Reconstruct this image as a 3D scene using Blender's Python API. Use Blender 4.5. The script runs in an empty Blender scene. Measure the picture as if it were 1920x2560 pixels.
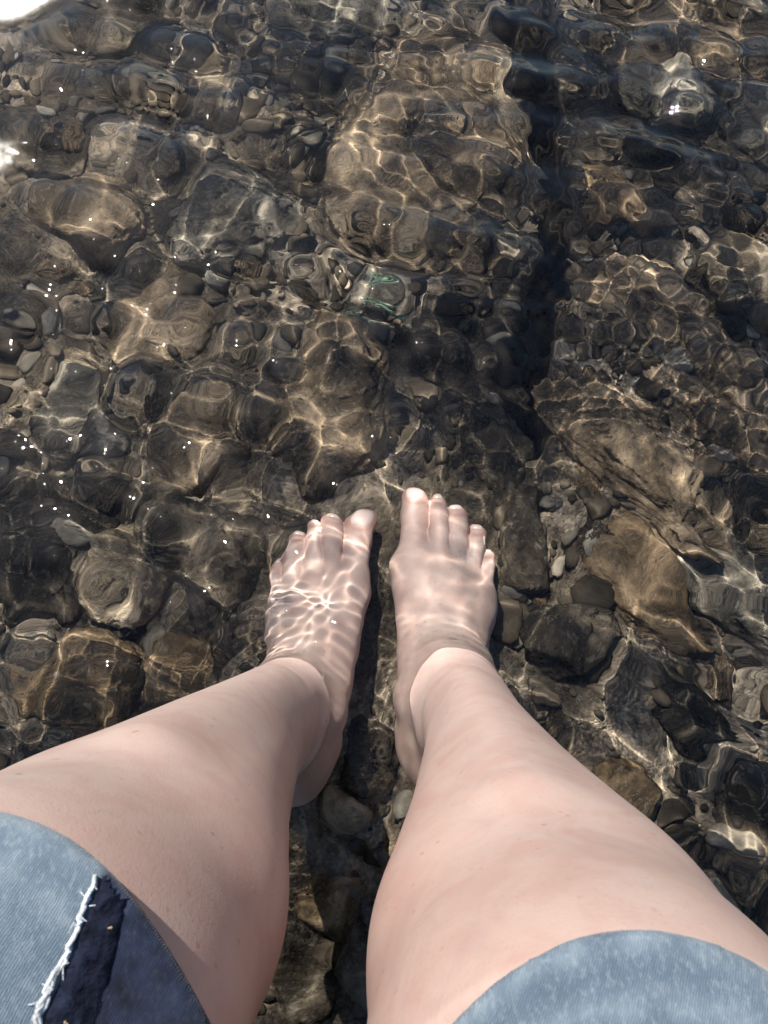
import bpy, bmesh, math, numpy as np
from mathutils import Vector, Matrix

# ------------------------------------------------------------------ camera
sc = bpy.context.scene
C = sc.collection
R = math.radians
cd = bpy.data.cameras.new('camera')
cam = bpy.data.objects.new('camera', cd); C.objects.link(cam); sc.camera = cam
UNIT = 10                          # one Blender unit is 10 cm: all sizes below are metres, enlarged once at the end of the script
sc.unit_settings.scale_length = 1/UNIT
cam.location = (0, 0, .585*UNIT); cam.rotation_euler = (R(20), 0, 0)
cd.sensor_fit = 'VERTICAL'; cd.sensor_height = 36; cd.lens = 36*1923/2560
cd.clip_start = .05; cd.clip_end = 2000
cd.dof.use_dof = True; cd.dof.focus_distance = .60*UNIT; cd.dof.aperture_fstop = 50/UNIT

# ------------------------------------------------------------------ sky and sun
SUN_EL, SUN_AZ = 54, 31            # degrees above the horizon, degrees left of straight ahead
w = bpy.data.worlds.new('World'); sc.world = w; w.use_nodes = True
sky = w.node_tree.nodes.new('ShaderNodeTexSky'); sky.sky_type = 'NISHITA'; sky.sun_disc = False
sky.sun_elevation = R(SUN_EL); sky.sun_rotation = R(-SUN_AZ)
bg = w.node_tree.nodes['Background']; bg.inputs[1].default_value = .075
w.node_tree.links.new(sky.outputs[0], bg.inputs[0])
sl = bpy.data.lights.new('sun', 'SUN'); sl.energy = 5.0; sl.angle = R(.5); sl.color = (1, .935, .845)
sun = bpy.data.objects.new('sun', sl); C.objects.link(sun)
sdir = Vector((-math.sin(R(SUN_AZ))*math.cos(R(SUN_EL)), math.cos(R(SUN_AZ))*math.cos(R(SUN_EL)), math.sin(R(SUN_EL))))
sun.rotation_euler = sdir.to_track_quat('Z', 'Y').to_euler()
sl.cycles.is_caustics_light = True          # real refracted caustics through the rippled water
vs = sc.view_settings
vs.view_transform = 'Standard'; vs.look = 'None'; vs.gamma = 1; vs.exposure = 0.55; vs.use_curve_mapping = False
cy = sc.cycles
cy.use_denoising = True; cy.caustics_refractive = True; cy.caustics_reflective = False
cy.max_bounces = 8; cy.diffuse_bounces = 3; cy.glossy_bounces = 2; cy.transmission_bounces = 4
cy.sample_clamp_indirect = 6; cy.use_adaptive_sampling = True; cy.adaptive_threshold = .03

# ------------------------------------------------------------------ helpers
rng = np.random.default_rng(11)
_perm = np.random.default_rng(5).permutation(256).astype(np.int32)
_perm = np.concatenate([_perm, _perm, _perm])
_grad = np.random.default_rng(6).normal(size=(256, 3)); _grad /= np.linalg.norm(_grad, axis=1)[:, None]
def perlin(P):
    i = np.floor(P).astype(np.int64); f = P-i; i &= 255
    u = f*f*f*(f*(f*6-15)+10)
    out = 0
    for dx in (0, 1):
        wx = u[..., 0] if dx else 1-u[..., 0]
        for dy in (0, 1):
            wy = u[..., 1] if dy else 1-u[..., 1]
            for dz in (0, 1):
                wz = u[..., 2] if dz else 1-u[..., 2]
                h = _perm[_perm[_perm[(i[..., 0]+dx) & 255]+((i[..., 1]+dy) & 255)]+((i[..., 2]+dz) & 255)]
                g = _grad[h]
                out = out+wx*wy*wz*(g[..., 0]*(f[..., 0]-dx)+g[..., 1]*(f[..., 1]-dy)+g[..., 2]*(f[..., 2]-dz))
    return out*1.6
def fbm(P, octv=4, lac=2.1, gain=.5):
    a, s, o = 1., 0, np.array(P, float)
    for k in range(octv):
        s = s+a*perlin(o+17.3*k); o = o*lac; a *= gain
    return s
def mesh_np(name, V, Q, smooth=True):
    """mesh from a vertex array and an (n,3) or (n,4) face array"""
    m = bpy.data.meshes.new(name); n = Q.shape[1]
    m.vertices.add(len(V)); m.vertices.foreach_set('co', np.ascontiguousarray(V, dtype=np.float32).ravel())
    m.loops.add(Q.size); m.loops.foreach_set('vertex_index', np.ascontiguousarray(Q, dtype=np.int32).ravel())
    m.polygons.add(len(Q)); m.polygons.foreach_set('loop_start', (np.arange(len(Q))*n).astype(np.int32))
    m.update(calc_edges=True); m.validate()
    m.polygons.foreach_set('use_smooth', np.full(len(m.polygons), smooth)); m.update()
    return m
def compact(V, Q):
    u, inv = np.unique(Q, return_inverse=True); return V[u], inv.reshape(Q.shape)
def obj(name, me, mat, parent=None, receiver=True):
    o = bpy.data.objects.new(name, me); C.objects.link(o); o.parent = parent
    if mat is not None and len(me.materials) == 0: me.materials.append(mat)
    o.cycles.is_caustics_receiver = receiver
    return o
def tag(o, label, cat, group=None):
    o['label'] = label; o['category'] = cat
    if group: o['group'] = group
    return o
def set_attr(me, name, arr):
    a = me.attributes.new(name, 'FLOAT', 'POINT'); a.data.foreach_set('value', np.ascontiguousarray(arr, dtype=np.float32))
def axis(lo, hi, cores, far, grow=1.25):
    """graded 1-D spacing: cores = [(a, b, step)] inside lo..hi with the last as default step"""
    xs = [lo]; 
    while xs[-1] < hi:
        st = cores[-1][2]
        for a, b, s in cores[:-1]:
            if a <= xs[-1] < b: st = s
        xs.append(xs[-1]+st)
    st = cores[-1][2]; l, r = [xs[0]], [xs[-1]]
    s = st
    while r[-1] < far: s *= grow; r.append(r[-1]+s)
    s = st
    while l[-1] > -far: s *= grow; l.append(l[-1]-s)
    return np.array(l[:0:-1]+xs+r[1:])
def sheet(name, xs, ys, f):
    X, Y = np.meshgrid(xs, ys); Z = f(X, Y); nx, ny = len(xs), len(ys)
    i = np.arange(nx*ny).reshape(ny, nx)
    Q = np.stack([i[:-1, :-1], i[:-1, 1:], i[1:, 1:], i[1:, :-1]], -1).reshape(-1, 4)
    return mesh_np(name, np.stack([X, Y, Z], -1).reshape(-1, 3), Q)

class NT:
    """tiny node-tree builder"""
    def __init__(s, name):
        s.m = bpy.data.materials.new(name); s.m.use_nodes = True; s.t = s.m.node_tree; s.t.nodes.clear()
        s.out = s.n('ShaderNodeOutputMaterial')
    def n(s, typ, **kw):
        nd = s.t.nodes.new(typ)
        for k, v in kw.items():
            if hasattr(nd, k) and not k[0].isupper(): setattr(nd, k, v)
        return nd
    def l(s, a, b): s.t.links.new(a, b)
    def noise(s, co, scale, detail=4, rough=.55, dist=0):
        nd = s.n('ShaderNodeTexNoise'); nd.inputs['Scale'].default_value = scale; nd.inputs['Detail'].default_value = detail
        nd.inputs['Roughness'].default_value = rough; nd.inputs['Distortion'].default_value = dist
        s.l(co, nd.inputs['Vector']); return nd.outputs['Fac']
    def ramp(s, fac, stops):
        nd = s.n('ShaderNodeValToRGB'); cr = nd.color_ramp
        while len(cr.elements) < len(stops): cr.elements.new(.5)
        for e, (p, c) in zip(cr.elements, stops):
            e.position = p; e.color = (c, c, c, 1) if not hasattr(c, '__len__') else (*c, 1)
        s.l(fac, nd.inputs['Fac']); return nd.outputs['Color']
    def mix(s, fac, a, b, mode='MIX'):
        nd = s.n('ShaderNodeMix'); nd.data_type = 'RGBA'; nd.blend_type = mode
        for v, i in ((fac, nd.inputs[0]), (a, nd.inputs[6]), (b, nd.inputs[7])):
            if hasattr(v, 'is_output'): s.l(v, i)
            elif hasattr(v, '__len__'): i.default_value = (*v, 1)
            else: i.default_value = v
        return nd.outputs[2]
    def math(s, op, a, b=0):
        nd = s.n('ShaderNodeMath'); nd.operation = op
        for v, i in ((a, nd.inputs[0]), (b, nd.inputs[1])):
            if hasattr(v, 'is_output'): s.l(v, i)
            else: i.default_value = v
        return nd.outputs[0]
    def bump(s, h, strength, dist, normal=None):
        nd = s.n('ShaderNodeBump'); nd.inputs['Strength'].default_value = strength; nd.inputs['Distance'].default_value = dist*UNIT
        s.l(h, nd.inputs['Height'])
        if normal: s.l(normal, nd.inputs['Normal'])
        return nd.outputs[0]

# ------------------------------------------------------------------ materials
def rock_mat(name, dark, mid, light, spots=(.50, .44, .36)):
    """wet stone with algae film, pale mineral crust and grain"""
    t = NT(name); co = t.n('ShaderNodeTexCoord').outputs['Object']
    oi = t.n('ShaderNodeObjectInfo')
    add = t.n('ShaderNodeVectorMath'); add.operation = 'ADD'; t.l(co, add.inputs[0])
    sc_ = t.n('ShaderNodeVectorMath'); sc_.operation = 'SCALE'; sc_.inputs['Scale'].default_value = 1.0
    cb = t.n('ShaderNodeCombineXYZ'); t.l(oi.outputs['Random'], cb.inputs[0]); t.l(oi.outputs['Random'], cb.inputs[1])
    t.l(cb.outputs[0], sc_.inputs[0]); sc_.inputs['Scale'].default_value = 9
    t.l(sc_.outputs[0], add.inputs[1]); v = add.outputs[0]
    n1 = t.noise(v, 16, 6, .6, .6); n2 = t.noise(v, 70, 6, .65, .3); n3 = t.noise(v, 260, 4, .7)
    up = lambda c, k=1.2: tuple(min(.6, v*k) for v in c); dark, mid, light = up(dark, .5), tuple(v*k for v, k in zip(mid, (.93, .88, .80))), tuple(v*k for v, k in zip(light, (1.45, 1.36, 1.24)))
    col = t.ramp(n1, [(.34, dark), (.5, mid), (.64, light)])
    col = t.mix(t.ramp(n2, [(.40, 0), (.62, 1)]), col, t.mix(.55, col, dark))
    col = t.mix(t.ramp(n2, [(.60, 0), (.74, .65)]), col, spots)
    col = t.mix(t.ramp(n3, [(.56, 0), (.72, .5)]), col, spots)
    col = t.mix(t.ramp(n3, [(.30, .7), (.42, 0)]), col, (.012, .011, .01))
    b = t.n('ShaderNodeBsdfPrincipled'); t.l(col, b.inputs['Base Color']); b.inputs['Roughness'].default_value = .75
    b.inputs['Specular IOR Level'].default_value = .1
    h = t.math('ADD', t.math('MULTIPLY', n2, .8), t.math('MULTIPLY', n3, .45))
    t.l(t.bump(h, .9, .006), b.inputs['Normal'])
    t.l(b.outputs[0], t.out.inputs[0]); return t.m
M = {}
M['brown'] = rock_mat('brown_stone', (.07, .055, .040), (.21, .163, .117), (.38, .305, .225))
M['grey'] = rock_mat('grey_stone', (.075, .069, .060), (.22, .202, .175), (.38, .355, .31))
M['dark'] = rock_mat('dark_stone', (.022, .020, .017), (.075, .064, .051), (.18, .152, .12), (.30, .26, .21))
M['pale'] = rock_mat('pale_stone', (.15, .122, .09), (.33, .27, .20), (.50, .43, .34), (.55, .49, .41))
M['ochre'] = rock_mat('ochre_stone', (.075, .052, .032), (.20, .145, .092), (.36, .27, .18))

def bed_mat():
    t = NT('gravelly_sand'); co = t.n('ShaderNodeTexCoord').outputs['Object']
    n1 = t.noise(co, 7, 5, .6, .4); n2 = t.noise(co, 60, 5, .6); n3 = t.noise(co, 420, 3, .7)
    vo = t.n('ShaderNodeTexVoronoi'); vo.inputs['Scale'].default_value = 330; t.l(co, vo.inputs['Vector'])
    col = t.ramp(n1, [(.38, (.05, .039, .028)), (.5, (.15, .118, .085)), (.64, (.40, .325, .243))])
    col = t.mix(.55, col, t.mix(1, col, t.ramp(vo.outputs['Color'], [(.1, .25), (.5, 1), (.9, 2.2)]), 'MULTIPLY'))
    col = t.mix(t.ramp(n2, [(.42, 0), (.66, .7)]), col, (.03, .027, .022))
    col = t.mix(t.ramp(n3, [(.58, 0), (.75, .6)]), col, (.34, .30, .25))
    b = t.n('ShaderNodeBsdfPrincipled'); t.l(col, b.inputs['Base Color']); b.inputs['Roughness'].default_value = .8
    b.inputs['Specular IOR Level'].default_value = .1
    h = t.math('ADD', t.math('MULTIPLY', vo.outputs['Distance'], -.35), t.math('ADD', t.math('MULTIPLY', n2, .8), t.math('MULTIPLY', n3, .4)))
    t.l(t.bump(h, .8, .004), b.inputs['Normal']); t.l(b.outputs[0], t.out.inputs[0]); return t.m
M['bed'] = bed_mat()

def pebble_mat():
    t = NT('mixed_pebbles'); co = t.n('ShaderNodeTexCoord').outputs['Object']
    at = t.n('ShaderNodeAttribute'); at.attribute_name = 'tone'
    n2 = t.noise(co, 160, 4, .6)
    col = t.ramp(at.outputs['Fac'], [(0, (.016, .014, .012)), (.35, (.065, .051, .036)), (.6, (.14, .11, .078)), (.8, (.16, .15, .13)), (.93, (.34, .28, .21)), (1, (.50, .44, .36))])
    col = t.mix(.5, col, t.mix(1, col, t.ramp(n2, [(.3, .4), (.7, 1.6)]), 'MULTIPLY'))
    b = t.n('ShaderNodeBsdfPrincipled'); t.l(col, b.inputs['Base Color']); b.inputs['Roughness'].default_value = .7
    b.inputs['Specular IOR Level'].default_value = .1
    t.l(t.bump(n2, .4, .003), b.inputs['Normal']); t.l(b.outputs[0], t.out.inputs[0]); return t.m
M['pebble'] = pebble_mat()

def water_mat():
    # clear water; two small wind-ruffled patches at the far left carry ripples too fine for the mesh
    t = NT('clear_water'); g = t.n('ShaderNodeBsdfGlass'); g.inputs['IOR'].default_value = 1.333
    co = t.n('ShaderNodeTexCoord').outputs['Object']; n = t.noise(co, 38, 3, .6); r = None
    for (x, y), rad, k in (((-.425, .835), .135, .29), ((-.405, .575), .065, .22)):
        d = t.n('ShaderNodeVectorMath'); d.operation = 'DISTANCE'; t.l(co, d.inputs[0]); d.inputs[1].default_value = (x, y, 0)
        f = t.math('MULTIPLY', t.ramp(t.math('ADD', t.math('DIVIDE', d.outputs['Value'], rad), t.math('SUBTRACT', n, .5)), [(.25, 1), (1, 0)]), k)
        r = f if r is None else t.math('MAXIMUM', r, f)
    t.l(t.math('ADD', r, .006), g.inputs['Roughness']); g.inputs['Color'].default_value = (.97, .985, .98, 1)
    t.l(g.outputs[0], t.out.inputs[0]); return t.m
M['water'] = water_mat()

def skin_mat():
    t = NT('fair_skin'); co = t.n('ShaderNodeTexCoord').outputs['Object']
    n1 = t.noise(co, 26, 4, .6); n2 = t.noise(co, 90, 4, .6); n3 = t.noise(co, 900, 2, .5)
    col = t.ramp(n1, [(.33, (.37, .262, .230)), (.5, (.40, .297, .263)), (.67, (.42, .325, .293))])
    col = t.mix(t.ramp(n2, [(.42, .0), (.68, .35)]), col, (.42, .27, .235))
    vo = t.n('ShaderNodeTexVoronoi'); vo.inputs['Scale'].default_value = 140; vo.inputs['Randomness'].default_value = 1
    t.l(co, vo.inputs['Vector'])
    fr = t.ramp(vo.outputs['Distance'], [(.05, .72), (.15, 0)])           # razor bumps and freckles
    fr = t.math('MULTIPLY', fr, t.ramp(t.noise(co, 45, 2, .5), [(.38, 0), (.50, 1)]))
    col = t.mix(fr, col, (.24, .125, .10))
    po = t.n('ShaderNodeTexVoronoi'); po.inputs['Scale'].default_value = 620; t.l(co, po.inputs['Vector'])
    col = t.mix(t.math('MULTIPLY', t.ramp(po.outputs['Distance'], [(.05, .34), (.26, 0)]), t.ramp(t.noise(co, 70, 2, .5), [(.38, 0), (.6, 1)])), col, (.24, .13, .10))
    bl = t.noise(co, 55, 3, .55, .8)                                       # blotchy circulation
    col = t.mix(t.ramp(bl, [(.44, 0), (.62, .28)]), col, (.46, .375, .335))
    col = t.mix(t.ramp(bl, [(.34, .25), (.47, 0)]), col, (.37, .245, .213))
    ve = t.math('ABSOLUTE', t.math('SUBTRACT', t.noise(co, 17, 2, .5, 1.2), .5))   # faint veins
    col = t.mix(t.ramp(ve, [(.0, .16), (.022, 0)]), col, (.26, .25, .27))
    pf = t.n('ShaderNodeAttribute'); pf.attribute_name = 'pale'            # submerged skin painted brighter to offset the dimming by the water
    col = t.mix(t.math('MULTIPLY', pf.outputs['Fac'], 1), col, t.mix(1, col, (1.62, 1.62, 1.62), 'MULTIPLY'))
    red = t.n('ShaderNodeAttribute'); red.attribute_name = 'flush'         # redder toes, heels and knees
    col = t.mix(t.math('MULTIPLY', red.outputs['Fac'], .55), col, (.46, .25, .21))
    mo = t.n('ShaderNodeAttribute'); mo.attribute_name = 'mole'
    col = t.mix(mo.outputs['Fac'], col, (.16, .075, .055))
    b = t.n('ShaderNodeBsdfPrincipled'); t.l(col, b.inputs['Base Color'])
    b.inputs['Roughness'].default_value = .48; b.inputs['Specular IOR Level'].default_value = .35
    b.inputs['Subsurface Weight'].default_value = 0; b.inputs['Subsurface Radius'].default_value = (1, .35, .2)
    b.inputs['Subsurface Scale'].default_value = .004
    wet = t.n('ShaderNodeAttribute'); wet.attribute_name = 'wet'
    t.l(t.math('SUBTRACT', .5, t.math('MULTIPLY', wet.outputs['Fac'], .28)), b.inputs['Roughness'])
    h = t.math('ADD', t.math('MULTIPLY', n3, .35), t.math('ADD', t.math('MULTIPLY', n2, .35), t.math('MULTIPLY', t.ramp(po.outputs['Distance'], [(.0, 0), (.3, 1)]), .25)))
    t.l(t.bump(h, .13, .002), b.inputs['Normal']); t.l(b.outputs[0], t.out.inputs[0]); return t.m
M['skin'] = skin_mat()
def nail_mat():
    t = NT('toenail'); b = t.n('ShaderNodeBsdfPrincipled'); b.inputs['Base Color'].default_value = (.86, .68, .62, 1)
    b.inputs['Roughness'].default_value = .25; t.l(b.outputs[0], t.out.inputs[0]); return t.m
M['nail'] = nail_mat()

def denim_mat(name, stops, weave=1.0):
    t = NT(name); co = t.n('ShaderNodeTexCoord').outputs['Object']
    at = t.n('ShaderNodeAttribute'); at.attribute_name = 'panel'            # 0 light front panel, 1 dark inner panel
    mp = t.n('ShaderNodeMapping'); mp.inputs['Rotation'].default_value = (0, 0, R(35)); mp.inputs['Scale'].default_value = (1, .6, 1)
    t.l(co, mp.inputs['Vector'])
    n1 = t.noise(mp.outputs[0], 130, 5, .7); n2 = t.noise(mp.outputs[0], 900, 3, .6); n0 = t.noise(co, 22, 3, .5)
    wv = t.n('ShaderNodeTexWave'); wv.inputs['Scale'].default_value = 680; wv.inputs['Distortion'].default_value = 3.0
    wv.inputs['Detail'].default_value = 2; wv.inputs['Detail Scale'].default_value = 2; t.l(mp.outputs[0], wv.inputs['Vector'])
    light = t.ramp(t.math('ADD', t.math('MULTIPLY', n1, .5), t.math('MULTIPLY', n0, .5)), [(.32, (.074, .110, .152)), (.5, (.110, .153, .200)), (.68, (.168, .212, .254))])
    dk = t.ramp(t.math('ADD', t.math('MULTIPLY', t.noise(co, 60, 4, .6, .4), .85), t.math('MULTIPLY', n1, .15)), [(.40, (.005, .008, .018)), (.52, (.018, .026, .055)), (.64, (.040, .054, .10)), (.78, (.16, .21, .28))])
    col = t.mix(at.outputs['Fac'], light, dk)
    col = t.mix(.55, col, t.mix(1, col, t.ramp(wv.outputs['Fac'], [(.1, .78), (.9, 1.22)]), 'MULTIPLY'))
    col = t.mix(t.math('MULTIPLY', t.ramp(n2, [(.5, 0), (.75, .28)]), t.math('SUBTRACT', 1, t.math('MULTIPLY', at.outputs['Fac'], .85))), col, (.40, .45, .49))
    we = t.n('ShaderNodeAttribute'); we.attribute_name = 'wear'             # rubbed, paler ridges along the hem
    col = t.mix(t.math('MULTIPLY', we.outputs['Fac'], t.ramp(n1, [(.35, .1), (.65, .5)])), col, (.29, .34, .38))
    b = t.n('ShaderNodeBsdfPrincipled'); t.l(col, b.inputs['Base Color']); b.inputs['Roughness'].default_value = .9
    b.inputs['Specular IOR Level'].default_value = .1; b.inputs['Sheen Weight'].default_value = .2
    t.l(t.bump(t.math('ADD', t.math('MULTIPLY', wv.outputs['Fac'], .5), n2), .35, .0008), b.inputs['Normal'])
    t.l(b.outputs[0], t.out.inputs[0]); return t.m
M['denim'] = denim_mat('washed_denim', None)
def plain(name, col, rough=.9):
    t = NT(name); co = t.n('ShaderNodeTexCoord').outputs['Object']
    n = t.noise(co, 320, 4, .65)
    b = t.n('ShaderNodeBsdfPrincipled'); b.inputs['Roughness'].default_value = rough; b.inputs['Specular IOR Level'].default_value = .1
    t.l(t.mix(1, col, t.ramp(n, [(.3, .35), (.7, 1.7)]), 'MULTIPLY'), b.inputs['Base Color'])
    t.l(t.bump(n, .6, .002), b.inputs['Normal']); t.l(b.outputs[0], t.out.inputs[0]); return t.m
M['seam'] = plain('dark_indigo_seam', (.010, .013, .026))
M['thread'] = plain('frayed_cotton', (.58, .62, .64))
M['tan_thread'] = plain('tan_stitching', (.42, .33, .19))

# ------------------------------------------------------------------ body as an implicit surface
def ln(v): return np.sqrt((v*v).sum(-1))
def rcone(P, a, b, ra, rb):
    a = np.array(a, float); b = np.array(b, float); ba = b-a
    h = np.clip(((P-a)@ba)/(ba@ba), 0, 1)
    return ln(P-a-h[:, None]*ba)-(ra+(rb-ra)*h)
def ellip(P, c, r):
    q = P-np.array(c, float); r = np.array(r, float)
    k0 = ln(q/r); k1 = ln(q/(r*r)); return k0*(k0-1)/np.maximum(k1, 1e-9)
def smin(a, b, k):
    h = np.maximum(k-np.abs(a-b), 0)/k; return np.minimum(a, b)-h*h*k*.25
SOLE = -.095
def toe(P, pts):
    d = None
    for (a, b) in zip(pts[:-1], pts[1:]):
        c = rcone(P, a[:3], b[:3], a[3], b[3]); d = c if d is None else smin(d, c, .004)
    return d
# right foot, heel at the origin, toes towards +y, little toe towards +x: (x, y, z, radius)
TOES = [
    [(-.020, .178, .021, .0155), (-.0205, .208, .0150, .0112), (-.0215, .222, .0145, .0118), (-.0215, .2385, .0130, .0126)],
    [(-.002, .184, .020, .0110), (0, .207, .0225, .0088), (.0005, .221, .0190, .0094), (.0005, .2355, .0110, .0098)],
    [(.0105, .178, .018, .0105), (.014, .199, .0205, .0080), (.0155, .211, .0175, .0084), (.0170, .2245, .0100, .0088)],
    [(.0215, .168, .017, .0100), (.0265, .186, .0185, .0076), (.0290, .197, .0160, .0080), (.0305, .2085, .0092, .0084)],
    [(.0310, .154, .015, .0100), (.0365, .170, .0150, .0076), (.0390, .179, .0130, .0076), (.0400, .1880, .0085, .0082)]]
def foot_sdf(P):
    """P in right-foot coordinates"""
    d = ellip(P, (.000, .033, .031), (.030, .034, .034))                     # heel
    d = smin(d, rcone(P, (.000, .020, .040), (.001, .040, .100), .015, .019), .03)   # achilles
    d = smin(d, rcone(P, (.000, .055, .056), (.001, .072, .070), .0295, .0285), .03)   # ankle block
    d = smin(d, rcone(P, (.000, .045, .030), (.020, .130, .022), .028, .017), .02)   # outer border
    for (x, y, z, r), r0 in zip([t[0] for t in TOES], (.026, .025, .023, .021, .019)):
        d = smin(d, rcone(P, (x*.32-.004, .088, .054-abs(x)*.25), (x, y-.004, z, ), r0, r+.0015), .012)
    d = smin(d, ellip(P, (-.021, .172, .018), (.0175, .022, .0165)), .012)     # ball of the big toe
    d = smin(d, ellip(P, (.032, .148, .014), (.0125, .022, .0135)), .012)
    d = smin(d, ellip(P, (-.0275, .066, .072), (.0085, .011, .012)), .018)      # inner ankle bone
    d = smin(d, ellip(P, (.0285, .056, .066), (.0085, .010, .012)), .018)       # outer ankle bone
    for t in TOES[:4]:                                                        # faint tendons
        x, y, z, r = t[0]
        d = smin(d, rcone(P, (x*.35-.003, .098, .0765-abs(x)*.35), (x, y-.006, z+r-.001), .0024, .0025), .011)
    tt = None
    for t in TOES:
        q = toe(P, t); j = t[2] if t is not TOES[0] else t[1]
        for o_ in (-.0035, 0, .0035): q = q+.0006*np.exp(-((P[:, 1]-j[1]-o_)/.0011)**2)*np.clip((P[:, 2]-j[2])/.006, 0, 1)   # knuckle creases
        tt = q if tt is None else smin(tt, q, .0006)
    d = smin(d, tt, .0045)
    return np.maximum(d, -(P[:, 2])*1.0)                                      # flat sole
S_ = np.array([-.06, -.02, .0, .05, .10, .17, .225, .268, .31, .36, .42])
RX = np.array([.024, .0285, .0305, .0322, .0324, .0380, .0441, .0520, .0600, .0580, .055])
RF = np.array([.026, .0290, .0300, .0330, .0370, .0430, .0480, .0512, .0542, .0560, .054])
RB = np.array([.026, .0320, .0345, .0425, .0505, .0610, .0626, .0570, .0543, .0513, .049])
def smooth_interp(s, xs, ys):
    # cubic (Catmull-Rom) interpolation of a profile
    s = np.clip(s, xs[0], xs[-1]-1e-9); i = np.clip(np.searchsorted(xs, s, side='right')-1, 0, len(xs)-2)
    m = np.gradient(ys, xs); h = xs[i+1]-xs[i]; t = (s-xs[i])/h
    return ((1+2*t)*(1-t)**2*ys[i]+t*(1-t)**2*h*m[i]+t*t*(3-2*t)*ys[i+1]+t*t*(t-1)*h*m[i+1])
class Leg:
    def __init__(s, side, A, K, heel, heading, hip, size=1.):
        s.size = size
        s.side = side; s.A = np.array(A, float); K = np.array(K, float)
        s.e = (K-s.A)/np.linalg.norm(K-s.A)
        f = np.array([math.sin(heading)*.5, 1, 0.]); f -= (f@s.e)*s.e; s.f = f/np.linalg.norm(f)
        s.l = np.cross(s.f, s.e)*side
        s.heel = np.array(heel, float); s.hd = heading; s.hip = np.array(hip, float)
        s.knee = s.A+s.e*.385
    def local(s, P):
        q = P-s.heel; c, n = math.cos(s.hd), math.sin(s.hd)
        x = q[:, 0]*c-q[:, 1]*n; y = q[:, 0]*n+q[:, 1]*c
        return np.stack([x*s.side, y, q[:, 2]], -1)/s.size
    def world(s, p):
        x, y, z = p[0]*s.side*s.size, p[1]*s.size, p[2]*s.size; c, n = math.cos(s.hd), math.sin(s.hd)
        return s.heel+np.array([x*c+y*n, -x*n+y*c, z])
    def shank(s, P):
        q = P-s.A; t = q@s.e; x = q@s.l; y = q@s.f
        rx = smooth_interp(t, S_, RX); rf = smooth_interp(t, S_, RF); rb = smooth_interp(t, S_, RB)
        # inner calf fuller and lower than the outer one
        rx = rx*(1+.05*np.where(x < 0, 1, -.4)*np.exp(-((t-.22)/.08)**2))
        ry = np.where(y > 0, rf, rb); rho = np.sqrt(x*x+y*y)+1e-9
        k = (np.abs(x/rx)**2.1+np.abs(y/ry)**2.1)**(1/2.1)
        d = (k-1)*rho/np.maximum(k, 1e-6)
        d = np.maximum(d, -.045-t); d = np.maximum(d, t-.40)
        ridge = rcone(P, s.A+s.e*.06+s.f*.026-s.l*.004, s.A+s.e*.30+s.f*.044-s.l*.006, .006, .009)   # shin bone
        return smin(d, ridge, .022)
    def upper(s, P):
        k = .0436
        d = ellip(P-s.knee, (0, 0, 0), (k-.002, k, k))
        d = smin(d, ellip(P, s.knee+s.f*.036+s.e*.018, (.025, .020, .026)), .03)
        return smin(d, rcone(P, s.knee+s.e*.006, s.hip, k, .088), .03)
    def sdf(s, P):
        d = smin(s.shank(P), s.upper(P), .03)
        L = s.local(P); m = (L[:, 2] < .17)
        if m.any():
            dm = d[m]; d = d.copy(); d[m] = smin(dm, foot_sdf(L[m])*s.size, .022)
        return d
RL = Leg(1, (.0592, .066, 0), (.055, -.0608, .31), (.047, -.002, SOLE), R(0.5), (.085, -.42, .395), 1.045)
LL = Leg(-1, (-.0754, .063, 0), (-.0943, -.0403, .308), (-.076, -.006, SOLE), R(8.5), (-.125, -.42, .395))

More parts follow.
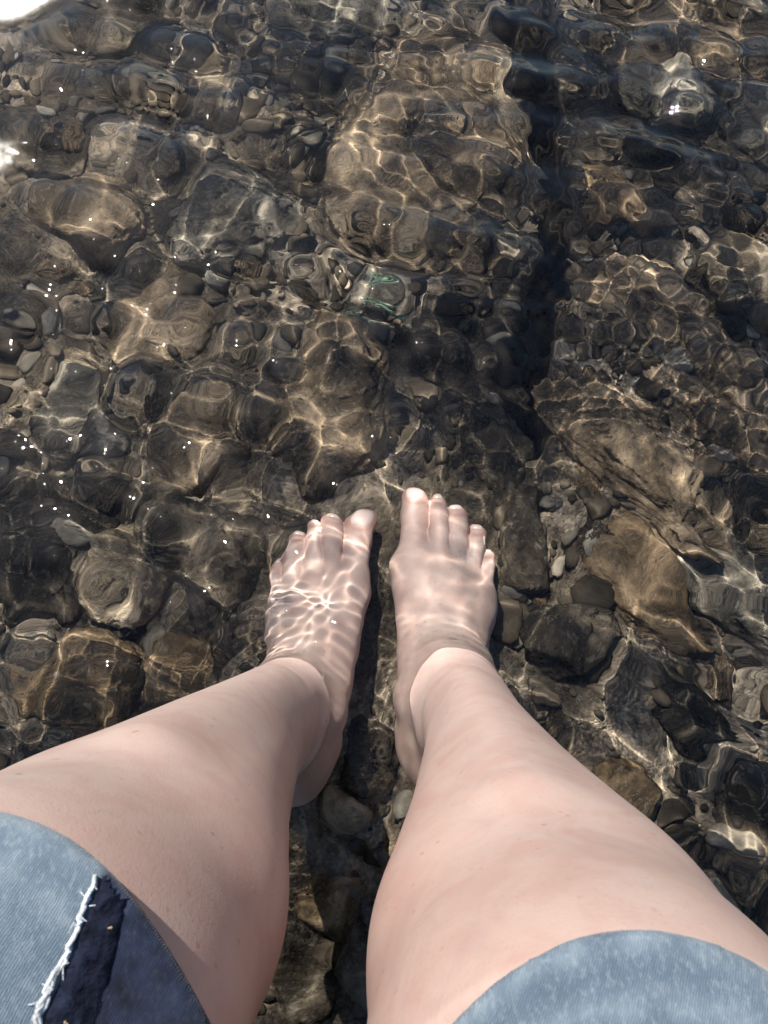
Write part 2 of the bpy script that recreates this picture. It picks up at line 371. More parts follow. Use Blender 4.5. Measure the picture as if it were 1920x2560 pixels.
def surface_nets(f, lo, hi, h, newton=2):
    lo = np.array(lo, float); n = np.ceil((np.array(hi)-lo)/h).astype(int)+1
    B = 8; nb = (n+B-1)//B; n = nb*B
    D = np.full(n, 1.0)
    ci = np.stack(np.meshgrid(*[np.arange(k) for k in nb], indexing='ij'), -1).reshape(-1, 3)
    cen = lo+(ci*B+(B-1)/2)*h; dc = f(cen); rad = B*h*.87*1.5+.004
    act = ci[np.abs(dc) < rad]; ins = ci[dc <= -rad]
    for c in ins: D[c[0]*B:c[0]*B+B, c[1]*B:c[1]*B+B, c[2]*B:c[2]*B+B] = -1
    loc = np.stack(np.meshgrid(*[np.arange(B)]*3, indexing='ij'), -1).reshape(-1, 3)
    idx = (act[:, None, :]*B+loc[None]).reshape(-1, 3)
    for k in range(0, len(idx), 400000):
        q = idx[k:k+400000]; D[q[:, 0], q[:, 1], q[:, 2]] = f(lo+q*h)
    s = D < 0
    cs = np.zeros(n-1, np.int8)
    for dx in (0, 1):
        for dy in (0, 1):
            for dz in (0, 1): cs += s[dx:n[0]-1+dx, dy:n[1]-1+dy, dz:n[2]-1+dz]
    cell = np.argwhere((cs > 0) & (cs < 8)); vid = np.full(n-1, -1, np.int64); vid[tuple(cell.T)] = np.arange(len(cell))
    V = np.zeros((len(cell), 3)); cnt = np.zeros(len(cell))
    corners = [(a, b, c) for a in (0, 1) for b in (0, 1) for c in (0, 1)]
    for a in corners:
        for ax in range(3):
            if a[ax]: continue
            b = list(a); b[ax] = 1
            da = D[cell[:, 0]+a[0], cell[:, 1]+a[1], cell[:, 2]+a[2]]; db = D[cell[:, 0]+b[0], cell[:, 1]+b[1], cell[:, 2]+b[2]]
            m = (da < 0) != (db < 0); t = np.where(m, da/np.where(m, da-db, 1), 0)
            p = np.tile(np.array(a, float), (len(cell), 1)); p[:, ax] += t
            V[m] += p[m]; cnt[m] += 1
    V = lo+(cell+V/cnt[:, None])*h
    F = []
    for ax in range(3):
        u, v = (ax+1) % 3, (ax+2) % 3
        sl0 = [slice(None)]*3; sl1 = [slice(None)]*3; sl0[ax] = slice(0, -1); sl1[ax] = slice(1, None)
        s0, s1 = s[tuple(sl0)], s[tuple(sl1)]
        e = np.argwhere(s0 != s1); e = e[(e[:, u] > 0) & (e[:, v] > 0) & (e[:, u] < n[u]-1) & (e[:, v] < n[v]-1)]
        q = []
        for du, dv in ((-1, -1), (0, -1), (0, 0), (-1, 0)):
            c = e.copy(); c[:, u] += du; c[:, v] += dv; q.append(vid[c[:, 0], c[:, 1], c[:, 2]])
        q = np.stack(q, -1); fl = ~s0[e[:, 0], e[:, 1], e[:, 2]]
        q[fl] = q[fl][:, ::-1]; F.append(q)
    F = np.concatenate(F); F = F[(F >= 0).all(1)]
    for _ in range(newton):
        d = f(V); g = np.stack([f(V+np.eye(3)[k]*2e-4)-f(V-np.eye(3)[k]*2e-4) for k in range(3)], -1)/4e-4
        g2 = np.maximum((g*g).sum(1), .15); st = np.clip(d/g2, -.5*h, .5*h); V = V-g*st[:, None]
    return V, F

# ------------------------------------------------------------------ water surface
wr = np.random.default_rng(23)
def trains(lam, slope, n, spread=math.pi, mean=0.):
    out = []
    for j in range(n):
        a = mean+wr.uniform(-spread, spread); k = 2*math.pi/(lam*wr.uniform(.72, 1.35))
        out.append((slope/math.sqrt(n)*1.41/k, k*math.cos(a), k*math.sin(a), wr.uniform(0, 6.28)))
    return out
LONG = trains(.20, .045, 6)+trains(.095, .065, 8)
MID = trains(.066, .165, 8, .42, R(60))+trains(.052, .105, 7, .5, R(-15))
SHORT = trains(.027, .075, 9, .7, R(50))+trains(.030, .050, 7)
FINE = trains(.0120, .060, 18)
TANGLE = trains(.0205, .085, 16, .9, R(35))
STREAK = trains(.0140, .070, 9, .22, R(-42))
def tsum(tr, X, Y):
    Z = np.zeros_like(X)
    for a, kx, ky, p in tr: Z += a*np.sin(kx*X+ky*Y+p)
    return Z
def blob(X, Y, cx, cy, rx, ry): return np.exp(-((X-cx)/rx)**2-((Y-cy)/ry)**2)
def rings(X, Y, cx, cy, r0, lam, slope, decay, phase=0):
    r = np.hypot(X-cx, Y-cy)
    return slope*lam/6.283*np.sin(6.283*r/lam+phase)*np.exp(-np.maximum(r-r0, 0)/decay)
def wave(X, Y):
    far = np.exp(-(np.maximum(np.hypot(X, Y-.35)-.9, 0)/.6)**2)                # short waves only where the mesh carries them
    n = perlin(np.stack([X*4.2, Y*4.2, 0*X+3.3], -1)); patch = np.clip(.80+1.0*n+.35*np.clip((.22-Y)/.1, 0, 1)-.55*np.exp(-((X-.05)/.12)**2-((Y-.66)/.14)**2), .18, 1.3)
    n2 = perlin(np.stack([X*3.1+9, Y*3.1, 0*X+8.3], -1)); patch2 = np.clip(.55+1.1*n2, .0, 1.3)
    calm = 1-.80*blob(X, Y, -.015, -.12, .10, .16)-.55*blob(X, Y, -.01, .16, .12, .12)   # lee of the legs
    edge = 1-.75*np.clip((-.27-X)/.10, 0, 1)*np.clip((Y-.3)/.15, 0, 1)                    # slicker water at the far left
    edge = edge*(1-.85*blob(X, Y, -.39, .79, .10, .10))
    Z = tsum(LONG, X, Y)*far*(.45+.55*calm)+tsum(MID, X, Y)*far*calm*patch*edge
    Z += tsum(SHORT, X, Y)*far*edge*(.8*patch2*calm**3+.45*blob(X, Y, -.055, .155, .06, .08)+.45*blob(X, Y, .055, .17, .06, .10))
    fine = 1.0*blob(X, Y, -.070, .130, .055, .085)+.45*blob(X, Y, -.20, .10, .12, .10)+.30*blob(X, Y, -.22, .34, .12, .14)*patch2+.16*blob(X, Y, .06, .16, .05, .1)
    Z += tsum(FINE, X, Y)*fine
    n3 = perlin(np.stack([X*6.5+3, Y*6.5, 0*X+5.1], -1))
    Z += tsum(TANGLE, X, Y)*far*edge*calm**3*np.clip(.62+1.1*n3, 0, 1.25)*np.clip(np.hypot((X+.01)/.13, (Y-.13)/.16)-.8, 0, 1)
    Z += tsum(STREAK, X, Y)*np.clip(.35+1.2*n2, 0, 1)*np.clip((X-.10)/.05, 0, 1)*np.clip((.37-X)/.05, 0, 1)*np.clip((.58-Y)/.08, 0, 1)*np.clip((Y-.08)/.06, 0, 1)
    # smooth faces of two small swells at the far left, where the sun glares off the water: centre, tilt, curvature, radius
    for cx, cy, tx, ty, bxx, byy, bxy, rad, keep in ((-.405, .815, -0.0531, 0.1848, 0.5962, 0.3478, 0.1674, .055, .10), (-.390, .570, -0.0881, 0.0865, 0.6368, 0.4849, 0.1876, .026, .14)):
        dx, dy = X-cx, Y-cy; slick = (1-keep)/(1+np.exp((np.hypot(dx, dy*.9)-rad)/.008))
        Z = Z*(1-slick)+(tx*dx+ty*dy+.5*bxx*dx*dx+.5*byy*dy*dy+bxy*dx*dy)*slick
    side = np.clip((-.055-X)/.05, 0, 1)
    Z += rings(X, Y, -.080, .062, .035, .0085, .16, .055)*side                  # capillary rings off the left shin
    Z += rings(X, Y, .053, .064, .032, .0105, .13, .030, 1.1)*(.3+.7*np.clip((X-.04)/.04, 0, 1))
    return Z
ax_x = axis(-.47, .47, [(-.24, .13, .0014), (.13, .38, .0018), (0, 0, .0020)], 14)
ax_y = axis(-.20, .92, [(-.02, .26, .0014), (.26, .60, .0018), (0, 0, .0020)], 14)
def water_height(X, Y):
    Z = wave(X, Y); sh = X.shape; x, y = X.ravel(), Y.ravel(); z = Z.ravel().copy()
    for lg in (RL, LL):
        m = np.hypot(x-lg.A[0], y-lg.A[1]) < .085
        d = lg.sdf(np.stack([x[m], y[m], z[m]], -1))
        z[m] += .0011*perlin(np.stack([x[m]*75, y[m]*75, 0*d+lg.side], -1))*np.exp(-np.maximum(d, 0)/.008)-.0004*np.exp(-np.maximum(d, 0)/.0025)                          # water edge pinned on the greasy skin
    return z.reshape(sh)
water = obj('water', sheet('water', ax_x, ax_y, water_height), M['water'], receiver=False)
water['kind'] = 'structure'; water.cycles.is_caustics_caster = True

# ------------------------------------------------------------------ bed
CREV = np.array([(.158, 1.15), (.170, .893), (.182, .785), (.193, .641), (.188, .527), (.153, .397), (.142, .320)])
def polydist(X, Y, L):
    d = np.full(X.shape, 9.)
    for a, b in zip(L[:-1], L[1:]):
        ba = b-a; t = np.clip(((X-a[0])*ba[0]+(Y-a[1])*ba[1])/(ba@ba), 0, 1)
        d = np.minimum(d, np.hypot(X-a[0]-t*ba[0], Y-a[1]-t*ba[1]))
    return d
def bed_height(X, Y, fine=True):
    P = np.stack([X, Y, 0*X+1.7], -1)
    Z = -.130+.024*fbm(P*5.5, 3)
    if fine: Z = Z+.009*fbm(P*24, 4)+.0022*fbm(P*110, 3)
    else: Z = Z+.009*fbm(P*24, 2)
    near = blob(X, Y, .045, .11, .065, .145)+blob(X, Y, -.07, .10, .068, .145); near = np.clip(near*1.5, 0, 1)
    Z = Z*(1-near)+near*(-.1030+.10*(Z+.130))
    Z = Z-.02*np.clip((Y-.45)/.5, 0, 1)
    d = polydist(X+.022*perlin(P*9)+.008*perlin(P*30), Y, CREV)
    return Z-.28*np.exp(-(d/(.0185+.006*perlin(P*7+5)))**6)
bx_ = axis(-.55, .55, [(0, 0, .0032)], 14); by_ = axis(-.26, 1.02, [(0, 0, .0032)], 14)
bed = obj('seabed', sheet('seabed', bx_, by_, bed_height), M['bed']); bed['kind'] = 'structure'

# ------------------------------------------------------------------ stones
_ico = {}
def ico(sub):
    if sub not in _ico:
        bm = bmesh.new(); bmesh.ops.create_icosphere(bm, subdivisions=sub, radius=1)
        V = np.array([v.co for v in bm.verts]); F = np.array([[v.index for v in f.verts] for f in bm.faces]); bm.free(); _ico[sub] = (V, F)
    return _ico[sub]
def stone_shape(seed, sub, nplanes=12, sharp=20, rough=.15):
    V, F = ico(sub); r = np.random.default_rng(seed)
    n = r.normal(size=(nplanes, 3)); n /= np.linalg.norm(n, axis=1)[:, None]; n[0] = (r.uniform(-.2, .2), r.uniform(-.2, .2), 1); n[0] /= np.linalg.norm(n[0])
    d = r.uniform(.62, 1.0, nplanes); d[0] = r.uniform(.7, .85)
    k = np.maximum(V@n.T, 0)/d; rad = np.maximum((k**sharp).sum(1), .02)**(-1/sharp)
    rad = np.minimum(rad, 1.25)
    off = r.uniform(-50, 50, 3)
    lay = r.normal(size=3); lay[2] += 1.5; lay /= np.linalg.norm(lay); t = V@lay*r.uniform(3, 6)+.6*fbm(V*2+off, 2)      # bedding ledges
    led = t-np.floor(t); led = np.clip((led-.75)/.25, 0, 1)
    rad = rad*(1+rough*fbm(V*1.7+off, 4)+rough*.45*(.4-np.abs(perlin(V*4.5+off)))+rough*.30*fbm(V*9+off, 3)+rough*.16*perlin(V*28+off)-rough*.35*led)
    return V*rad[:, None], F
def stone(x, y, ztop, sx, sy, sz, rot, mat, label, seed, sub=5, tilt=(0, 0), sharp=20, rough=.12, cat='rock', group=None, name='rock'):
    V, F = stone_shape(seed, sub, sharp=sharp, rough=rough)
    me = mesh_np(name, V*np.array([sx, sy, sz])*.5, F)
    o = obj(name, me, M[mat]); o.rotation_euler = (R(tilt[0]), R(tilt[1]), R(rot)); o.location = (x, y, ztop-sz*.40)
    return tag(o, label, cat, group)
# x, y, top, size x, y, z, turn, colour, label, seed, subdivisions, tilt
STONES = [
    (.040, .690, -.040, .250, .300, .16, -12, 'brown', 'large rounded brown boulder at top centre beside the dark crevice', 1, 6, (6, 3)),
    (-.150, .585, -.060, .170, .160, .12, 25, 'grey', 'smooth grey slab left of the large brown boulder', 2, 6, (0, 6)),
    (-.190, .770, -.075, .080, .095, .09, 0, 'pale', 'small round pale stone at upper left', 3, 5, (0, 0)),
    (-.297, .870, -.080, .130, .100, .10, 10, 'dark', 'blue-black stone at the top edge near the left corner', 4, 5, (0, 0)),
    (-.080, .880, -.080, .170, .110, .10, 5, 'grey', 'grey stone at the top edge behind the large boulder', 5, 5, (4, 0)),
    (-.390, .690, -.075, .120, .140, .11, 20, 'dark', 'dark rounded stone against the left edge under the sun glare', 6, 5, (0, 0)),
    (-.330, .590, -.080, .120, .110, .09, -20, 'brown', 'brown stone left of the smooth grey slab', 7, 5, (0, 0)),
    (.352, .790, -.055, .250, .220, .16, 15, 'brown', 'broad brown boulder in the upper right corner', 8, 6, (3, -5)),
    (.312, .735, -.030, .080, .090, .06, 30, 'grey', 'grey knob of stone on the broad upper right boulder', 9, 5, (0, 0)),
    (.440, .680, -.060, .110, .130, .11, -15, 'grey', 'grey stone at the right edge below the corner boulder', 10, 5, (0, 0)),
    (.272, .610, -.085, .150, .150, .13, 40, 'ochre', 'ochre brown boulder just right of the dark crevice', 11, 6, (0, 8)),
    (.385, .500, -.062, .110, .110, .10, 10, 'pale', 'pale tan stone at the right edge halfway up', 12, 5, (0, 0)),
    (.290, .465, -.075, .100, .220, .11, 36, 'brown', 'brown slab between the crevice and the pale tan stone', 13, 6, (0, 6)),
    (.222, .315, -.050, .095, .250, .10, 38, 'brown', 'tilted oblong brown slab right of the toes', 14, 6, (-4, 8)),
    (.330, .345, -.070, .090, .260, .10, 42, 'brown', 'long brown slab right of the tilted oblong slab', 15, 6, (0, 6)),
    (.235, .185, -.070, .075, .150, .08, 40, 'ochre', 'ochre stone below the tilted brown slab', 16, 5, (0, 5)),
    (.158, .125, -.072, .065, .085, .07, -20, 'dark', 'dark rough stone beside the right foot', 17, 5, (0, 0)),
    (.330, .190, -.070, .085, .200, .09, 48, 'grey', 'long grey stone at the right edge level with the toes', 18, 5, (0, 5)),
    (.265, .070, -.085, .060, .150, .07, 45, 'dark', 'long dark stone right of the right ankle', 19, 5, (0, 5)),
    (.295, -.030, -.085, .080, .075, .07, 15, 'brown', 'brown stone beside the right calf at the right edge', 20, 5, (0, 0)),
    (.195, .000, -.080, .080, .070, .07, 60, 'ochre', 'small ochre stone next to the right calf', 21, 5, (0, 0)),
    (-.030, .480, -.080, .160, .090, .09, -35, 'grey', 'slanting grey slab with green streaks in the centre', 22, 6, (0, -8)),
    (-.060, .365, -.066, .150, .165, .10, -25, 'brown', 'flat speckled brown slab ahead of the left toes', 23, 6, (5, -4)),
    (.075, .400, -.085, .120, .150, .11, 20, 'dark', 'dark cracked rock left of the crevice above the right toes', 24, 6, (0, 6)),
    (.110, .290, -.090, .080, .110, .09, 5, 'dark', 'dark rough rock touching the crevice near the right big toe', 25, 5, (0, 0)),
    (-.212, .450, -.075, .130, .110, .09, 15, 'brown', 'brown rock at left between two bright ripple lines', 26, 5, (0, 0)),
    (-.187, .310, -.080, .095, .130, .09, -10, 'brown', 'brown oblong rock left of the speckled slab', 27, 5, (0, 0)),
    (-.300, .330, -.080, .110, .120, .09, 30, 'grey', 'grey rock near the left edge halfway up', 28, 5, (0, 0)),
    (-.165, .205, -.070, .100, .110, .08, 8, 'dark', 'black rock just left of the left toes', 29, 5, (0, 0)),
    (-.237, .190, -.058, .068, .085, .07, 5, 'pale', 'pale sandy stone left of the black rock near the toes', 30, 5, (0, 0)),
    (-.310, .200, -.075, .095, .100, .08, -25, 'dark', 'dark stone at the left edge level with the toes', 31, 5, (0, 0)),
    (-.250, .095, -.075, .110, .080, .07, 20, 'ochre', 'ochre brown stone at lower left above the left shin', 32, 5, (0, 0)),
    (-.165, .090, -.078, .075, .065, .06, -30, 'ochre', 'ochre stone seen through fine rings left of the left ankle', 33, 5, (0, 0)),
    (-.010, .030, -.080, .045, .060, .04, 20, 'dark', 'small black stone between the two heels', 34, 4, (0, 0)),
    (-.030, -.015, -.082, .042, .036, .04, -15, 'pale', 'small pale stone behind the left heel', 35, 4, (0, 0)),
    (.030, -.060, -.080, .070, .080, .05, 15, 'brown', 'brown stone behind the right heel', 36, 5, (0, 0)),
    (-.040, -.085, -.085, .050, .045, .04, 40, 'ochre', 'ochre stone in the gap between the calves', 37, 4, (0, 0)),
    (-.010, -.130, -.080, .045, .065, .04, 5, 'grey', 'grey stone low in the gap between the calves', 38, 4, (0, 0)),
    (-.062, -.140, -.080, .050, .060, .05, -25, 'dark', 'dark stone at the bottom edge between the calves', 39, 4, (0, 0)),
    (.137, .700, -.040, .036, .240, .12, 16, 'pale', 'pale jagged ledge along the left side of the dark crevice', 41, 6, (0, 0)),
    (.125, .215, -.085, .060, .090, .07, -8, 'dark', 'narrow dark rock between the right little toe and the crevice', 40, 5, (0, 0)),
]
for a in STONES:
    dz = .040*min(1, max(0, (math.hypot(a[0]+.01, (a[1]-.10)*.8)-.13)/.12))            # the bed falls away from the feet
    stone(a[0], a[1], a[2]-dz, *a[3:10], sub=a[10], tilt=a[11])

# cobbles between the big rocks: eight shapes shared by many single stones
cr = np.random.default_rng(41)
COB = {'brown': 'brown', 'dark': 'blackish', 'pale': 'pale', 'grey': 'grey', 'ochre': 'ochre'}
cob_me = {}
for kx in COB:
    for i in range(5):
        V, F = stone_shape(300+i+17*len(cob_me), 4, sharp=26, rough=.26); cob_me[kx, i] = mesh_np('cobble', V*.5, F); cob_me[kx, i].materials.append(M[kx])
for i in range(170):
    x, y = cr.uniform(-.46, .46), cr.uniform(-.18, .93); s_ = cr.uniform(.014, .038)
    if polydist(np.array([x]), np.array([y]), CREV)[0] < .03+s_*.5: continue
    if abs(x+.012) < .125 and -.03 < y < .265 and not (abs(x+.012) > .105): continue
    kx = ('brown', 'brown', 'dark', 'pale', 'grey', 'ochre', 'dark')[cr.integers(7)]
    z = float(bed_height(np.array([[x]]), np.array([[y]]), False)[0, 0])
    o = obj('cobble', cob_me[kx, int(cr.integers(5))], None)
    o.location = (x, y, z-s_*.06); o.scale = (s_*cr.uniform(.9, 1.5), s_, s_*cr.uniform(.6, .9)); o.rotation_euler = (cr.uniform(-.4, .4), cr.uniform(-.4, .4), cr.uniform(0, 6.28))
    near_ = min(STONES, key=lambda a_: math.hypot(a_[0]-x, a_[1]-y)); dx, dy = x-near_[0], y-near_[1]
    side_ = ('right of' if dx > 0 else 'left of') if abs(dx) > abs(dy) else ('above' if dy > 0 else 'below')
    tag(o, ' '.join(('small '+COB[kx]+' cobble '+side_+' the '+near_[8]).split()[:16]), 'cobble', kx+' cobbles among the rocks')

# two streaks of bright green weed on the slanting slab in the centre
M['weed'] = plain('green_weed', (.12, .185, .135))
def weed(x, y, rot, ln_, wd, label, seed):
    rr = np.random.default_rng(seed); Vs, Fs, o_ = [], [], 0; c, n = math.cos(R(rot)), math.sin(R(rot))
    for i in range(45):                                    # short flat blades combed along the streak
        a = rr.uniform(-.5, .5)*ln_; b = rr.normal()*wd*.28; l_ = rr.uniform(.006, .014); w_ = rr.uniform(.0006, .0014); tt = rr.normal()*.25
        px, py = x+a*c-b*n, y+a*n+b*c; cc, nn = math.cos(R(rot)+tt), math.sin(R(rot)+tt); z0 = -.1005+rr.uniform(-.002, .004)
        q = []
        for t in (0, .5, 1):
            ww = w_*(1-t*.8); zz = z0+.004*math.sin(t*2.5)
            q += [(px+cc*l_*t-nn*ww, py+nn*l_*t+cc*ww, zz), (px+cc*l_*t+nn*ww, py+nn*l_*t-cc*ww, zz)]
        Vs.append(np.array(q)); Fs.append(np.array([[0, 1, 3, 2], [2, 3, 5, 4]])+o_); o_ += 6
    o = obj('weed', mesh_np('weed', np.concatenate(Vs), np.concatenate(Fs)), M['weed']); return tag(o, label, 'weed', 'green weed on the central slab')
weed(.000, .466, -42, .045, .006, 'upper streak of bright green weed on the central slab', 1)
weed(-.018, .448, -38, .035, .005, 'lower streak of bright green weed on the central slab', 2)

# gravel and pebbles lying between the stones (uncountable)
pr = np.random.default_rng(77)
def gravel():
    base, F = ico(2); Vs, Fs, T = [], [], []; off = 0
    shapes = [stone_shape(900+i, 2, sharp=10, rough=.14)[0] for i in range(10)]
    shapes1 = [stone_shape(950+i, 1, sharp=8, rough=.10)[0] for i in range(8)]; F1 = ico(1)[1]
    N = 8500
    x = pr.uniform(-.5, .5, N); y = pr.uniform(-.22, .98, N)
    dens = np.clip(.5+1.1*fbm(np.stack([x*5, y*5, 0*x+4.4], -1), 3), 0, 1)
    keep = (pr.uniform(size=N) < dens*.85+.12) & (polydist(x, y, CREV) > .025); x, y = x[keep], y[keep]
    for lg in (RL, LL):                              # none under the soles
        L = lg.local(np.stack([x, y, 0*x+SOLE], -1))
        k = ~((np.abs(L[:, 0]) < .052) & (L[:, 1] > -.008) & (L[:, 1] < .262)); x, y = x[k], y[k]
    z = bed_height(x[None], y[None], True)[0]
    for i in range(len(x)):
        s = .0042*math.exp(pr.normal()*.55); s = min(s, .016); big = s > .005
        V = shapes[pr.integers(10)] if big else shapes1[pr.integers(8)]; f = F if big else F1
        a = pr.uniform(0, 6.28); c, n = math.cos(a), math.sin(a)
        W = V*np.array([s*pr.uniform(.9, 1.5), s, s*pr.uniform(.5, .8)])
        W = np.stack([W[:, 0]*c-W[:, 1]*n, W[:, 0]*n+W[:, 1]*c, W[:, 2]], -1)+np.array([x[i], y[i], z[i]+s*.25])
        Vs.append(W); Fs.append(f+off); off += len(W); T.append(np.full(len(W), min(1, pr.beta(1.6, 2.2)+(.25 if pr.uniform() < .08 else 0))))
    me = mesh_np('gravel', np.concatenate(Vs), np.concatenate(Fs)); set_attr(me, 'tone', np.concatenate(T)); return me
gv = obj('gravel', gravel(), M['pebble']); gv['kind'] = 'stuff'
tag(gv, 'loose brown and grey gravel between the rocks under water', 'gravel')

# ------------------------------------------------------------------ person
def leg_mesh(lg):
    lo = (min(lg.heel[0], lg.A[0], lg.knee[0])-.085, -.135, SOLE-.006); hi = (max(lg.heel[0], lg.A[0], lg.knee[0])+.085, .265, .445)
    return surface_nets(lg.sdf, lo, hi, .0016)
Vb, Fb, off = [], [], 0
for lg in (RL, LL):
    V, F = leg_mesh(lg); Vb.append(V); Fb.append(F+off); off += len(V)
def hips(P):
    d = np.minimum(RL.upper(P), LL.upper(P))+.003
    return smin(d, ellip(P, (-.02, -.47, .42), (.19, .13, .11)), .06)
V, F = surface_nets(hips, (-.26, -.64, .27), (.24, .02, .56), .009); k = (V[F][:, :, 1].mean(1) < -.10)
Vb.append(V); Fb.append(F[k]+off)
pm = mesh_np('person', *compact(np.concatenate(Vb), np.concatenate(Fb)))
VV = np.zeros(len(pm.vertices)*3, np.float32); pm.vertices.foreach_get('co', VV); VV = VV.reshape(-1, 3).astype(float)
flush = np.zeros(len(VV)); wet = np.clip(1-np.abs(VV[:, 2]-.006)/.02, 0, 1)
for lg in (RL, LL):
    L = lg.local(VV); m = (np.abs(L[:, 0]) < .06) & (L[:, 2] < .12)
    flush[m] = np.maximum(flush[m], np.clip((L[m, 1]-.195)/.04, 0, 1)*.6)
    flush[m] = np.maximum(flush[m], np.clip((.04-L[m, 1])/.03, 0, 1)*.5)
    t = (VV-lg.A)@lg.e; near = np.linalg.norm(VV-lg.A-t[:, None]*lg.e, axis=1) < .09
    inner = np.clip(-((VV-lg.A)@lg.l)/.05, 0, 1)
    flush[near] = np.maximum(flush[near], (np.clip((t-.12)/.15, 0, 1)*inner*.30)[near])
for lg in (RL, LL):                                    # pink skin folds around the nails
    L = lg.local(VV)
    for i, t in enumerate(TOES):
        x, y, z, r = t[-1]; q = L-np.array([x, y+r*.1+(.25*r if i else 0), z+r*.8]); e_ = np.sqrt((q[:, 0]/(r*.80))**2+(q[:, 1]/(r*.75))**2+(q[:, 2]/(r*.9))**2)
        flush = np.maximum(flush, np.clip(1.6-np.abs(e_-1)*3, 0, 1.25)*(np.linalg.norm(q, axis=1) < r*1.6))
set_attr(pm, 'pale', np.clip((.028-VV[:, 2])/.055, 0, 1)); set_attr(pm, 'flush', flush); set_attr(pm, 'wet', wet)  # pale lifts skin colour below the waterline, standing in for light lost in water
MOLES = [(-.0970, .0045, .369, .0012), (-.1027, .0096, .3333, .0009)]
mole = np.zeros(len(VV))
for x, y, z, r in MOLES: mole = np.maximum(mole, np.clip(1.3-np.linalg.norm(VV-np.array([x, y, z]), axis=1)/r, 0, 1))
set_attr(pm, 'mole', mole)
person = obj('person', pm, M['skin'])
tag(person, 'person seated above the water, bare legs and feet in it, denim at the knees', 'person')

def march(f, p, d, tmax=.08):
    """walk rows of points p along d until they meet the surface f"""
    p = p.copy()
    for _ in range(40): p = p+d*np.clip(f(p), -.01, .01)[:, None]*.8
    return p
for lg in (RL, LL):
    for i, t in enumerate(TOES):
        x, y, z, r = t[-1]; wdt = r*(.66 if i == 0 else .58); lth = r*(.60 if i == 0 else .50)
        tilt = .30 if i == 0 else .95
        n = np.array([0, math.sin(tilt), math.cos(tilt)]); tv = np.array([0, math.cos(tilt), -math.sin(tilt)])
        g = 11; U, W = np.meshgrid(np.linspace(-1, 1, g), np.linspace(-1, 1, g)); U, W = U.ravel(), W.ravel()
        # square to a rounded nail outline
        u2 = U*np.sqrt(np.maximum(1-.32*W*W, 0)); w2 = W*np.sqrt(np.maximum(1-.32*U*U, 0))
        c = np.array([x, y+r*.10, z])
        P = c+np.outer(u2*wdt, [1, 0, 0])+np.outer(w2*lth, tv)+n*r*1.6
        S = march(foot_sdf, P, -n)+n*(.0010-.0014*np.maximum(np.abs(U), np.abs(W))[:, None]**6)+n*.0002
        idx = np.arange(g*g).reshape(g, g); Q = np.stack([idx[:-1, :-1], idx[:-1, 1:], idx[1:, 1:], idx[1:, :-1]], -1).reshape(-1, 4)
        Wd = np.array([lg.world(q) for q in S])
        if lg.side < 0: Q = Q[:, ::-1]
        obj('toenail', mesh_np('toenail', Wd, Q), M['nail'], person)

# jeans, cut at the knee: cloth follows the leg with folds
HEM = {1: (.050, -.0265, 10.5), -1: (-.086, -.0030, 14.0)}      # apex x, apex y, curl of the hem round the knee
def hem_h(side, P):
    x0, y0, c = HEM[side]; dx = P[:, 0]-x0
    return ((P[:, 1]-y0)+np.minimum(c*dx*dx, .06)-.6*(P[:, 2]-.41))*.8
def jeans_sdf(lg, extra=0.):
    def f(P):
        d = smin(lg.upper(P), lg.shank(P), .03)
        h = hem_h(lg.side, P)
        fold = .0022*perlin(P*np.array([26, 12, 26])+lg.side*5)+.0012*np.sin(h*210+6*perlin(P*9))*np.exp(-np.maximum(-h, 0)/.06)
        d = d-.0065-fold-extra-.0012*np.clip((h+.016)/.002, 0, 1)*np.clip((-h+.002)/.002, 0, 1)
        return -smin(-d, -h, .004)
    return f
jm_all, parts_f = [], {}
Vj, Fj, off, pan = [], [], 0, []
def seam_side(P): return P[:, 0]+.0569-.278*(P[:, 1]+.0155)+.0012*perlin(P*190)
for lg in (RL, LL):
    f = jeans_sdf(lg); cx = lg.knee[0]
    V, F = surface_nets(f, (min(cx, lg.hip[0])-.12, -.46, .27), (max(cx, lg.hip[0])+.12, .03, .505), .0028)
    Vj.append(V); Fj.append(F+off); off += len(V)
    if lg.side < 0: pan.append(np.clip(seam_side(V)/.0015, 0, 1))
    else: pan.append(np.clip(.12+.08*fbm(V*24, 3), 0, .3))
jm = mesh_np('jeans', np.concatenate(Vj), np.concatenate(Fj)); set_attr(jm, 'panel', np.concatenate(pan))
VJ = np.concatenate(Vj); hh = np.concatenate([hem_h(lg.side, v) for lg, v in zip((RL, LL), Vj)])+.0008*fbm(VJ*90, 2)
set_attr(jm, 'wear', (1-np.concatenate(pan))*(np.exp(-((hh+.0025)/.0020)**2)+.8*np.exp(-((hh+.0125)/.0022)**2)+.45*np.exp(-((hh+.021)/.0030)**2)))
jeans = obj('jeans', jm, M['denim'], person)
jeans['label'] = 'washed blue denim jeans ending at the knees'
# dark seam strip with a frayed white edge on the left knee
fL = jeans_sdf(LL)
ys = np.linspace(-.0158, -.20, 170); us = np.linspace(0, 1, 16)
Yg, Ug = np.meshgrid(ys, us, indexing='ij'); WID = .0060+.12*np.clip(-.0155-Yg, 0, .04)
Xg = -.0569+.278*(Yg+.0155)+Ug*WID
G = np.stack([Xg.ravel(), Yg.ravel(), np.full(Xg.size, .50)], -1)
G = march(fL, G, np.array([0, 0, -1.])); ok = ((hem_h(-1, G) < -.0004) & (np.abs(fL(G)) < .003)).reshape(Xg.shape)
prof = np.sin(Ug*math.pi)**.35
lift = (-.0006+prof*(.0022+.0010*fbm(np.stack([Xg*330, Yg*330, 0*Xg], -1), 3)))
G[:, 2] += lift.ravel()
G[:, 0] += (.0007*perlin(np.stack([Yg*260, Ug*.9, 0*Yg+2], -1))).ravel()
idx = np.arange(Xg.size).reshape(Xg.shape)
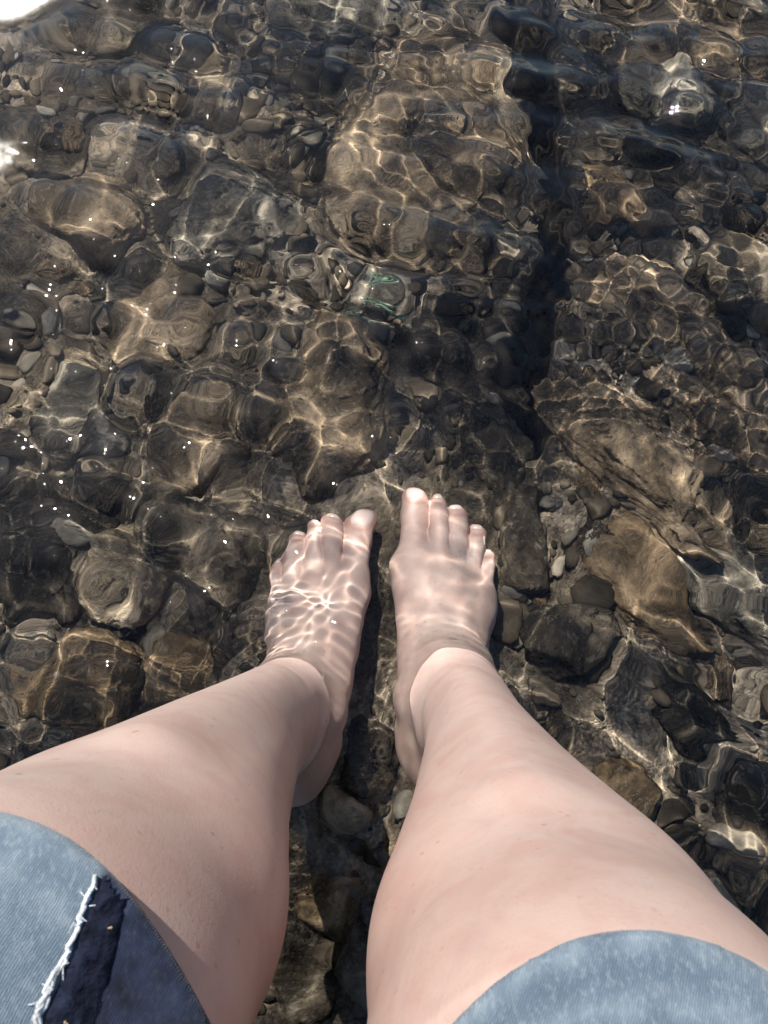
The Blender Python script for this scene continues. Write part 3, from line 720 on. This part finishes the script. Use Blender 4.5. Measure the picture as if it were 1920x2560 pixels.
Q = np.stack([idx[:-1, :-1], idx[:-1, 1:], idx[1:, 1:], idx[1:, :-1]], -1); kk = ok[:-1, :-1] & ok[1:, 1:] & ok[1:, :-1] & ok[:-1, 1:]
G3 = G.reshape(*Xg.shape, 3); kk &= (np.linalg.norm(G3[1:, 1:]-G3[:-1, :-1], axis=-1) < .003) & (np.linalg.norm(G3[1:, :-1]-G3[:-1, 1:], axis=-1) < .003)
so = obj('seam', mesh_np('seam', *compact(G, Q[kk][:, ::-1])), M['seam'], jeans); so['label'] = 'black raw-edged seam strip across the left knee'
def tube(path, r, ns=5):
    path = np.array(path); T = np.gradient(path, axis=0); T /= np.maximum(np.linalg.norm(T, axis=1), 1e-9)[:, None]
    A_ = np.cross(T, [.3, .2, .93]); A_ /= np.maximum(np.linalg.norm(A_, axis=1), 1e-9)[:, None]; B_ = np.cross(T, A_)
    an = np.arange(ns)/ns*2*math.pi
    V = (path[:, None]+r*(np.cos(an)[None, :, None]*A_[:, None]+np.sin(an)[None, :, None]*B_[:, None])).reshape(-1, 3)
    q = [[i*ns+j, i*ns+(j+1) % ns, (i+1)*ns+(j+1) % ns, (i+1)*ns+j] for i in range(len(path)-1) for j in range(ns)]
    return V, np.array(q)
def fibres(n, seed, u0, spread, length, r, y1=-.20):
    rr = np.random.default_rng(seed); Vs, Fs, o_ = [], [], 0
    y = rr.uniform(y1, -.012, n); x = -.0569+.278*(y+.0155)+u0+rr.normal(size=n)*spread
    PP = march(fL, np.stack([x, y, 0*x+.5], -1), np.array([0, 0, -1.])); PP = PP[(hem_h(-1, PP) < -.0004) & (np.abs(fL(PP)) < .0008)]
    for p in PP:
        a = rr.uniform(0, 6.28); L = length*rr.uniform(.5, 1.4); c = rr.uniform(-260, 260); path = []
        q = p.copy(); q[2] += .0014
        for s in range(9):
            path.append(q.copy()); q = q+np.array([math.cos(a), math.sin(a)*1.1, .18*math.sin(s*.8)])*L/8; a += c*L/8
        V, F = tube(path, r*rr.uniform(.7, 1.3)); Vs.append(V); Fs.append(F+o_); o_ += len(V)
    return np.concatenate(Vs), np.concatenate(Fs)
def cords(seed):
    rr = np.random.default_rng(seed); Vs, Fs, o_ = [], [], 0
    for k in range(7):
        y0 = -.0160 if k < 2 else rr.uniform(-.08, -.017); n = int(rr.uniform(60, 110)) if k > 1 else 260
        yy = y0-np.arange(n)*.00036+.0006*np.sin(np.arange(n)*.9+k); ph = rr.uniform(0, 50)
        q = np.stack([yy*310, 0*yy+ph, 0*yy+k], -1)
        xx = -.0569+.278*(yy+.0155)-.0006+.0011*perlin(q)+.0005*perlin(q*2.7+5)
        PP = march(fL, np.stack([xx, yy, 0*xx+.5], -1), np.array([0, 0, -1.])); PP[:, 2] += .0010+.0007*perlin(q*1.3+9)
        PP = PP[(hem_h(-1, PP) < -.0002)]
        V, F = tube(PP, .00042, 6); rad = 1+.5*perlin(np.repeat(q[:len(PP)]*2.2+3, 6, 0)); c = np.repeat(PP, 6, 0)
        Vs.append(c+(V-c)*rad[:, None]); Fs.append(F+o_); o_ += len(V)
    return np.concatenate(Vs), np.concatenate(Fs)
V, F = cords(3); V2, F2 = fibres(90, 5, -.0006, .0005, .0020, .00009)
V, F = np.concatenate([V, V2]), np.concatenate([F, F2+len(V)])
fo = obj('frayed_edge', mesh_np('frayed_edge', V, F), M['thread'], jeans); fo['kind'] = 'stuff'; fo['label'] = 'frayed white threads along the seam strip'
V, F = fibres(14, 6, .0045, .0007, .0009, .00028, -.10)
st = obj('stitching', mesh_np('stitching', V, F), M['tan_thread'], jeans); st['kind'] = 'stuff'

# ------------------------------------------------------------------ metres to scene units
for o in list(C.objects):
    if o.parent is None and o.type in {'MESH', 'EMPTY'}:
        o.scale = [v*UNIT for v in o.scale]; o.location = [v*UNIT for v in o.location]
